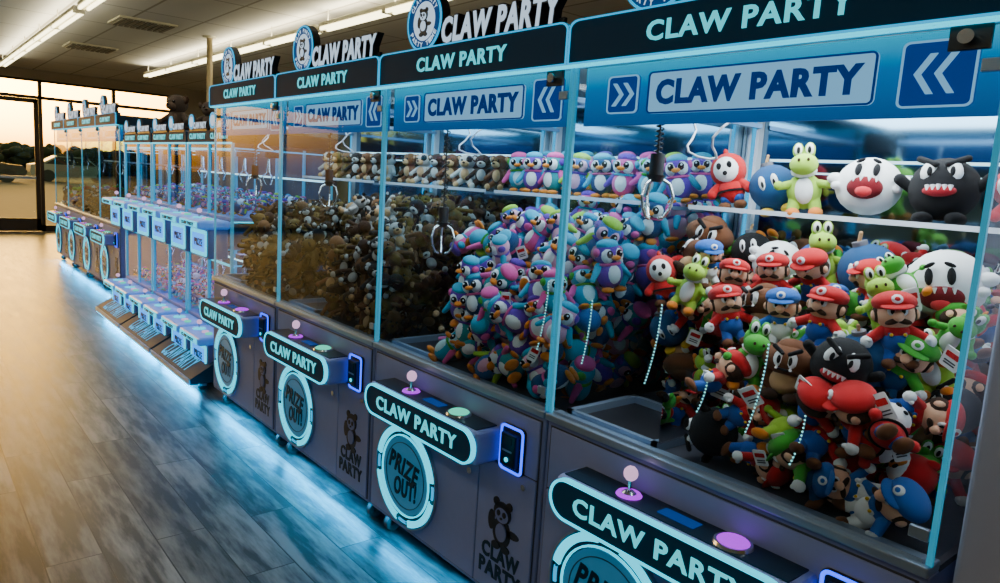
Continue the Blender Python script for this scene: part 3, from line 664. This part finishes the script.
def fixture(y, x0, x1, power, col=(1, .94, .84)):
    e = EMPTY('fluorescent_light_fixture', ((x0+x1)/2, y, H-.12)); l = x1-x0  # hung below the ceiling to make room for the added fill
    m = MB(); m.box(-l/2, l/2, -.05, .05, -.04, 0, M_fix, .008)
    n = max(1, round(l/1.22))
    for i in range(n):
        a = -l/2+l*i/n
        for yy in (-.035, .035): m.cyl((a+.03, yy, -.058), (a+l/n-.03, yy, -.058), .016, .016, E_tube, 12)
        m.box(a, a+.03, -.05, .05, -.07, -.03, M_fix); m.box(a+l/n-.03, a+l/n, -.05, .05, -.07, -.03, M_fix)
        m.cyl((a+.1, 0, 0), (a+.1, 0, .12), .006, .006, M_fix, 8)
    OB('housing', m.mesh('fixture'), e)
    AREA('tube_light', e, (0, 0, -.08), (0, 0, 0), l, .12, power*.3, col)
    AREA('ceiling_fill', e, (0, 0, .005), (math.pi, 0, 0), l, .1, power*.6, (1, .9, .66))  # added fill aimed upward to brighten the ceiling, not part of the tubes
fixture(1.79, -13.2, -6.9, 60); fixture(1.79, -6.8, -1.9, 50); fixture(-.05, -14.5, -8.2, 50); fixture(-.05, -8.0, -3.1, 40); fixture(-2.4, -13, -4, 55, (.75, .88, 1)); fixture(-2.4, -3.5, 2.5, 36, (.7, .85, 1))
M_grill = PM('vent_grille', (.2, .18, .13), .6)
for (vx, vy) in ((-9.3, .78), (-12.0, .75)):
    m = MB(); m.box(-.3, .3, -.3, .3, -.02, 0, M_fix)
    for i in range(9): m.box(-.26, .26, -.26+i*.062, -.24+i*.062+.02, -.03, -.015, M_grill)
    OB('air_vent', m.mesh('vent'), None, (vx, vy, H))
m = MB(); m.cyl((0, 0, 0), (0, 0, H), .035, .035, PM('pole_paint', (.42, .33, .17), .5), 24); m.cyl((0, 0, H-.02), (0, 0, H), .08, .08, M_fix, 24); m.cyl((0, 0, 0), (0, 0, .02), .08, .08, M_fix, 24)
OB('support_pole', m.mesh('pole'), None, (-9.4, 1.56, 0))
m = MB(); m.box(-.41, .6, .03, .9, 0, H, M_wallg, .01); OB('wall_column', m.mesh('col'))
m = MB(); m.box(-.412, .6, .018, .03, 0, .1, M_seam); OB('baseboard_column', m.mesh('bb'))

# ------------------------------------------------------------------ outside
plane('parking_lot_ground', PM('asphalt', (.16, .12, .08), .8, 0, 4, .2), -140, XW-.15, -60, 60, -.15, -.02)
M_leaf = PM('foliage', (.03, .035, .015), .9, 0, 3, .5); M_trunk = PM('bark', (.05, .03, .02), .9)
for i in range(30):
    m = MB(); m.cyl((0, 0, 0), (0, 0, 1.6), .16, .1, M_trunk, 10)
    for k in range(30): m.sph((R.uniform(-1, 1), R.uniform(-1.2, 1.2), .9+R.uniform(-.7, 1.0)), (R.uniform(.3, .6), R.uniform(.35, .6), R.uniform(.25, .5)), M_leaf, 2)
    OB('tree', m.mesh('tree'), None, (-64-R.uniform(0, 8), -14+i*1.35, -.02), (0, 0, R.uniform(0, 6)))
def carm(col):
    m = MB(); c = PM('car_paint', col, .3, .4)
    prof = [(-2.1, .3), (2.1, .3), (2.2, .6), (2.0, .85), (1.1, .95), (.55, 1.42), (-.9, 1.45), (-1.7, .98), (-2.15, .9), (-2.2, .5)]
    m.prism(prof, -.85, .85, c); m.prism([(1.0, .96), (.5, 1.36), (-.85, 1.38), (-1.5, .98)], -.87, .87, M_black)
    for x in (-1.35, 1.35):
        for y in (-.88, .7): m.cyl((x, y, .33), (x, y+.18, .33), .33, .33, M_rubber, 20)
    return m.mesh('car')
for i, (x, y, c) in enumerate(((-44, 1.5, (.05, .05, .06)), (-48, 6.5, (.3, .3, .3)), (-46, -3.6, (.2, .03, .02)))):
    OB('car', carm(c), None, (x, y, -.02), (0, 0, 1.57))
w = bpy.data.worlds.new('sky'); S.world = w; w.use_nodes = True; N = w.node_tree.nodes; L = w.node_tree.links
sk = N.new('ShaderNodeTexSky'); sk.sky_type = 'NISHITA'; sk.sun_disc = False; sk.sun_elevation = math.radians(5); sk.sun_rotation = math.radians(272); sk.dust_density = 4
mm_ = N.new('ShaderNodeMix'); mm_.data_type = 'RGBA'; mm_.blend_type = 'MULTIPLY'; mm_.inputs[0].default_value = 1; mm_.inputs[7].default_value = (1, .9, .5, 1)
L.new(sk.outputs[0], mm_.inputs[6]); L.new(mm_.outputs[2], N['Background'].inputs[0]); N['Background'].inputs[1].default_value = .65
sl = bpy.data.lights.new('sun', 'SUN'); sl.energy = .5; sl.color = (1, .66, .3); sl.angle = .01
so = OB('sun', sl); so.rotation_euler = Vector((1, .1, -.125)).to_track_quat('-Z', 'Y').to_euler()

# ------------------------------------------------------------------ camera
cam = bpy.data.cameras.new('camera'); co = OB('camera', cam); cam.sensor_width = 36; cam.lens = 26; cam.clip_end = 500; cam.clip_start = .02
back = Vector((.754, -.638, .1485)).normalized(); up = Vector((-.158, .0506, .987)); rt = up.cross(back).normalized(); up = back.cross(rt)
co.matrix_world = Matrix(((rt.x, up.x, back.x, 0), (rt.y, up.y, back.y, -1.5), (rt.z, up.z, back.z, 1.49), (0, 0, 0, 1)))
S.camera = co
